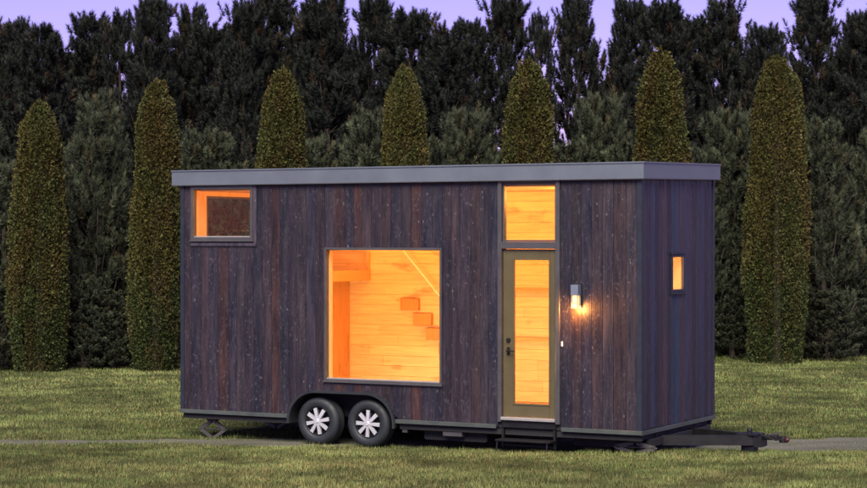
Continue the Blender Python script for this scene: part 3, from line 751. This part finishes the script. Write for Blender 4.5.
# seven arborvitae in one clipped row: bearing across the row, height, radius
th = [thuja(5.4, 0.60, 3), thuja(5.9, 0.57, 8), thuja(6.5, 0.74, 13), thuja(6.1, 0.56, 21)]
TH = [(40, 5.40, 0, 5.4, 0.58, 'olive-green columnar arborvitae, the far one past the loft-window end'),
      (156, 5.85, 1, 5.9, 0.53, 'olive columnar arborvitae standing free just past the loft-window end of the house'),
      (283, 6.15, 3, 6.1, 0.56, 'arborvitae crown showing over the roof between loft window and picture window'),
      (404, 6.20, 0, 5.4, 0.55, 'arborvitae crown showing over the roof above the picture window'),
      (530, 6.40, 1, 5.9, 0.61, 'arborvitae crown showing over the roof above the door and transom'),
      (660, 6.65, 3, 6.1, 0.62, 'arborvitae crown showing over the roof corner near the narrow end window'),
      (777, 6.55, 2, 6.5, 0.67, 'tallest and broadest columnar arborvitae, standing free behind the trailer tongue')]
R0 = [0.60, 0.57, 0.74, 0.56]
for i, (p, h, v, hv, rad, lab) in enumerate(TH):
    y = row_y(p) + random.uniform(-0.1, 0.1); x = (p - 433.5) / FPX * y
    plant('arborvitae', th[v], x, y, [0.0, 1.0, 2.1, 2.9, 4.0, 5.2, 2.6][i] if v != 0 else [0.1, 0, 0, -0.35][i], (rad / R0[v], rad / R0[v], h / hv), lab, 'arborvitae', 'arborvitae row behind the house')

DK = (0.0120, 0.0148, 0.0115); LT = (0.036, 0.043, 0.025)
tall = [pine('p', 9.2, 1.9, s, DK, expo=0.66) for s in (31, 32, 33, 34)]
sparse = pine('p', 9.2, 1.5, 35, DK, 0.62, 100, 0.8)
short = [pine('p', 5.6, 1.55, s, LT, 1.0, 100, 0.1, 0.55) for s in (41, 42, 43)]
# tall back row: bearing, skyline height
NEAR = [(98, 'the arborvitae pair past the loft-window end'), (220, 'the arborvitae beside the loft window'), (343, 'the arborvitae between loft and picture windows'), (467, 'the arborvitae above the picture window'),
        (595, 'the arborvitae above the door'), (718, 'the arborvitae above the narrow end window'), (2000, 'the tall arborvitae behind the trailer tongue')]
def near(p): return next(t for lim, t in NEAR if p < lim)
SKY = [(-58, 18), (-22, 8), (16, 18), (52, 30), (89, 15), (122, 14), (156, -4), (184, 9), (210, 26), (245, 1), (272, -9), (300, 9), (328, -4), (370, -6), (415, 8), (444, 28), (468, 21), (506, -4), (536, 14), (583, -4), (628, -1), (660, 1), (690, 16), (720, 0), (763, 26), (814, -6), (863, 11), (895, 2), (930, 14)]
for i, (p, ty) in enumerate(SKY):
    y = row_y(p) + (5.2, 6.8, 6.0)[i % 3] + random.uniform(-0.3, 0.3); x = (p - 433.5) / FPX * y
    h = 2.72 + (238 - ty) / FPX * y - float(gz(x, y)) + 0.1
    sp_ = p in (122, 536); ms = sparse if sp_ else tall[(i * 3) % 4]
    wd = random.uniform(0.62, 0.85) if sp_ else random.uniform(0.80, 1.1)
    lab = 'thin-crowned dark pine with sky showing through, behind ' + near(p) if sp_ else 'tall dark pine with jagged skyline shoots, behind ' + near(p)
    plant('pine_tree', ms, x, y, random.uniform(0, 6.28), (wd, wd, h / 9.55), lab, 'pine', 'sparse pines of the back row' if sp_ else 'tall pines of the back row')
# filler row farther back
for i in range(30):
    p = -70 + i * 35 + random.uniform(-14, 14)
    if 500 < p < 575: continue
    y = row_y(p) + 9.5 + random.uniform(-0.5, 0.5); x = (p - 433.5) / FPX * y
    h = 2.72 + (238 - random.uniform(48, 95)) / FPX * y
    plant('pine_tree', tall[i % 4], x, y, random.uniform(0, 6.28), (1.15, 1.15, h / 9.55), 'dark pine glimpsed beyond the back row, far behind ' + near(p), 'pine', 'hidden pines behind the back row')
# shorter grey-green pines between the arborvitae
SH = [(85, 275), (112, 290), (733, 285), (826, 290), (856, 270), (-8, 280), (-25, 120), (5, 165), (72, 150), (98, 95), (124, 190), (205, 130), (238, 165), (315, 140), (345, 165), (372, 110), (438, 140), (465, 110), (498, 150), (572, 145), (600, 95), (628, 140), (700, 150), (728, 110), (742, 200), (822, 120), (850, 190), (880, 130)]
for i, (p, ty) in enumerate(SH):
    y = row_y(p) + 2.3 + random.uniform(-0.5, 0.7); x = (p - 433.5) / FPX * y
    h = 2.72 + (238 - ty) / FPX * y - float(gz(x, y)); wd = random.uniform(0.75, 1.0) if ty < 250 else random.uniform(0.5, 0.6)
    if ty > 250: y -= 1.2; x = (p - 433.5) / FPX * y; h = 2.72 + (238 - ty) / FPX * y
    plant('pine_tree', short[i % 3], x, y, random.uniform(0, 6.28), (wd, wd, h / 5.9), ('low young pine at the lawn edge beside ' if ty > 250 else 'shorter grey-green pine filling the gap beside ') + near(p), 'pine', 'shorter pines between the arborvitae')

# ------------------------------------------------------------------ grass
def grass():
    Vs = []; Ts = []
    for y0, y1, dn, wid in ((20.5, 23.5, 3600, 0.0085), (23.5, 26.0, 3000, 0.009), (26.0, 30.0, 2000, 0.011), (30.0, 36.0, 1300, 0.014), (36.0, 45.0, 900, 0.017)):
        xm = y1 * 0.2185 + 1.6; n = int((y1 - y0) * 2 * xm * dn)
        x = rng.uniform(-xm, xm, n); y = rng.uniform(y0, y1, n)
        clump = fbm(x * 3.1 + 5, y * 3.1 + 11); patch = fbm(x * 0.45 + 31, y * 0.8 + 3); fine = vnoise(x * 9, y * 9)
        a, b = track_edges(x); on = (y > a + 0.05) & (y < b - 0.05)
        mid = np.abs(y - (a + b) / 2) < 0.22
        ts = (vnoise(x * 2.2 + 50, y * 5 + 3) > 0.55)
        edge = np.clip(np.minimum(y - a, b - y) / 0.38, 0, 1)
        keep = np.where(on & (rng.random(n) < edge * np.where(x < -1.5, 0.75, 1.0)), (rng.random(n) < np.where(mid, 0.6, 0.25 + 0.5 * ts) * np.where(x < -1, 1.0, 0.6)), (clump + 0.35 * fine) > 0.36)
        x, y, clump, patch, fine, on = [v[keep] for v in (x, y, clump, patch, fine, on)]; n = len(x)
        h = (0.022 + 0.05 * np.clip(clump - 0.25, 0, 1) * 1.6) * rng.uniform(0.6, 1.35, n) * np.where(on, 0.55, 1.0)
        h = np.where(y > 43.8 , h * 1.5, h)
        az = rng.uniform(0, 6.283, n); lean = rng.uniform(0.15, 1.1, n)
        p = np.stack([x, y, gz(x, y) - 0.004], -1)
        d = np.stack([np.cos(az) * np.sin(lean), np.sin(az) * np.sin(lean), np.cos(lean)], -1) * h[:, None]
        wa = az + 1.57 + rng.normal(0, 0.4, n); s = np.stack([np.cos(wa), np.sin(wa), np.zeros(n)], -1) * (wid * rng.uniform(0.6, 1.2, n) / 2)[:, None]
        Vs.append(np.stack([p - s, p + s, p + d], 1).reshape(-1, 3))
        green = np.array([0.078, 0.104, 0.029]); lime = np.array([0.142, 0.170, 0.056]); straw = np.array([0.205, 0.165, 0.066]); dark = np.array([0.026, 0.034, 0.010])
        front = np.clip((26.5 - y) / 3, 0, 1)
        g = np.clip(patch * 2.6 - 0.8, 0, 1)[:, None]; c = green * (1 - g) + lime * g
        st_ = (rng.random(n) < (0.10 + 0.34 * np.clip(fbm(x * 0.9 + 7, y * 1.4 + 60) * 2 - 0.6, 0, 1) * (0.55 + 0.75 * front)))[:, None]
        c = np.where(st_, straw * rng.uniform(0.6, 1.1, (n, 1)), c)
        dk = np.clip(0.85 - clump * 1.5 + 0.5 * np.exp(-((y - 28.3) / 0.22) ** 2), 0, 0.85)[:, None]; c = c * (1 - dk) + dark * dk
        big = np.clip((fbm(x * 0.75 + 3, y * 1.1 + 27) - 0.5) * 3.4, -1, 1) * 0.36 + np.clip((fbm(x * 2.0 + 13, y * 2.6 + 7) - 0.5) * 3.4, -1, 1) * 0.36
        c = c * (1 + big)[:, None] * rng.uniform(0.65, 1.35, (n, 1))
        Ts.append(np.repeat(c, 3, 0))
    V = np.vstack(Vs); T = np.vstack(Ts)
    me = np_mesh('grass', V, np.arange(len(V)).reshape(-1, 3), T)
    o = link('grass', me, M['grass']); tag(o, 'short mown olive-green grass with straw patches covering the lawn', 'grass', kind='stuff')
    return len(V) // 3
grass()
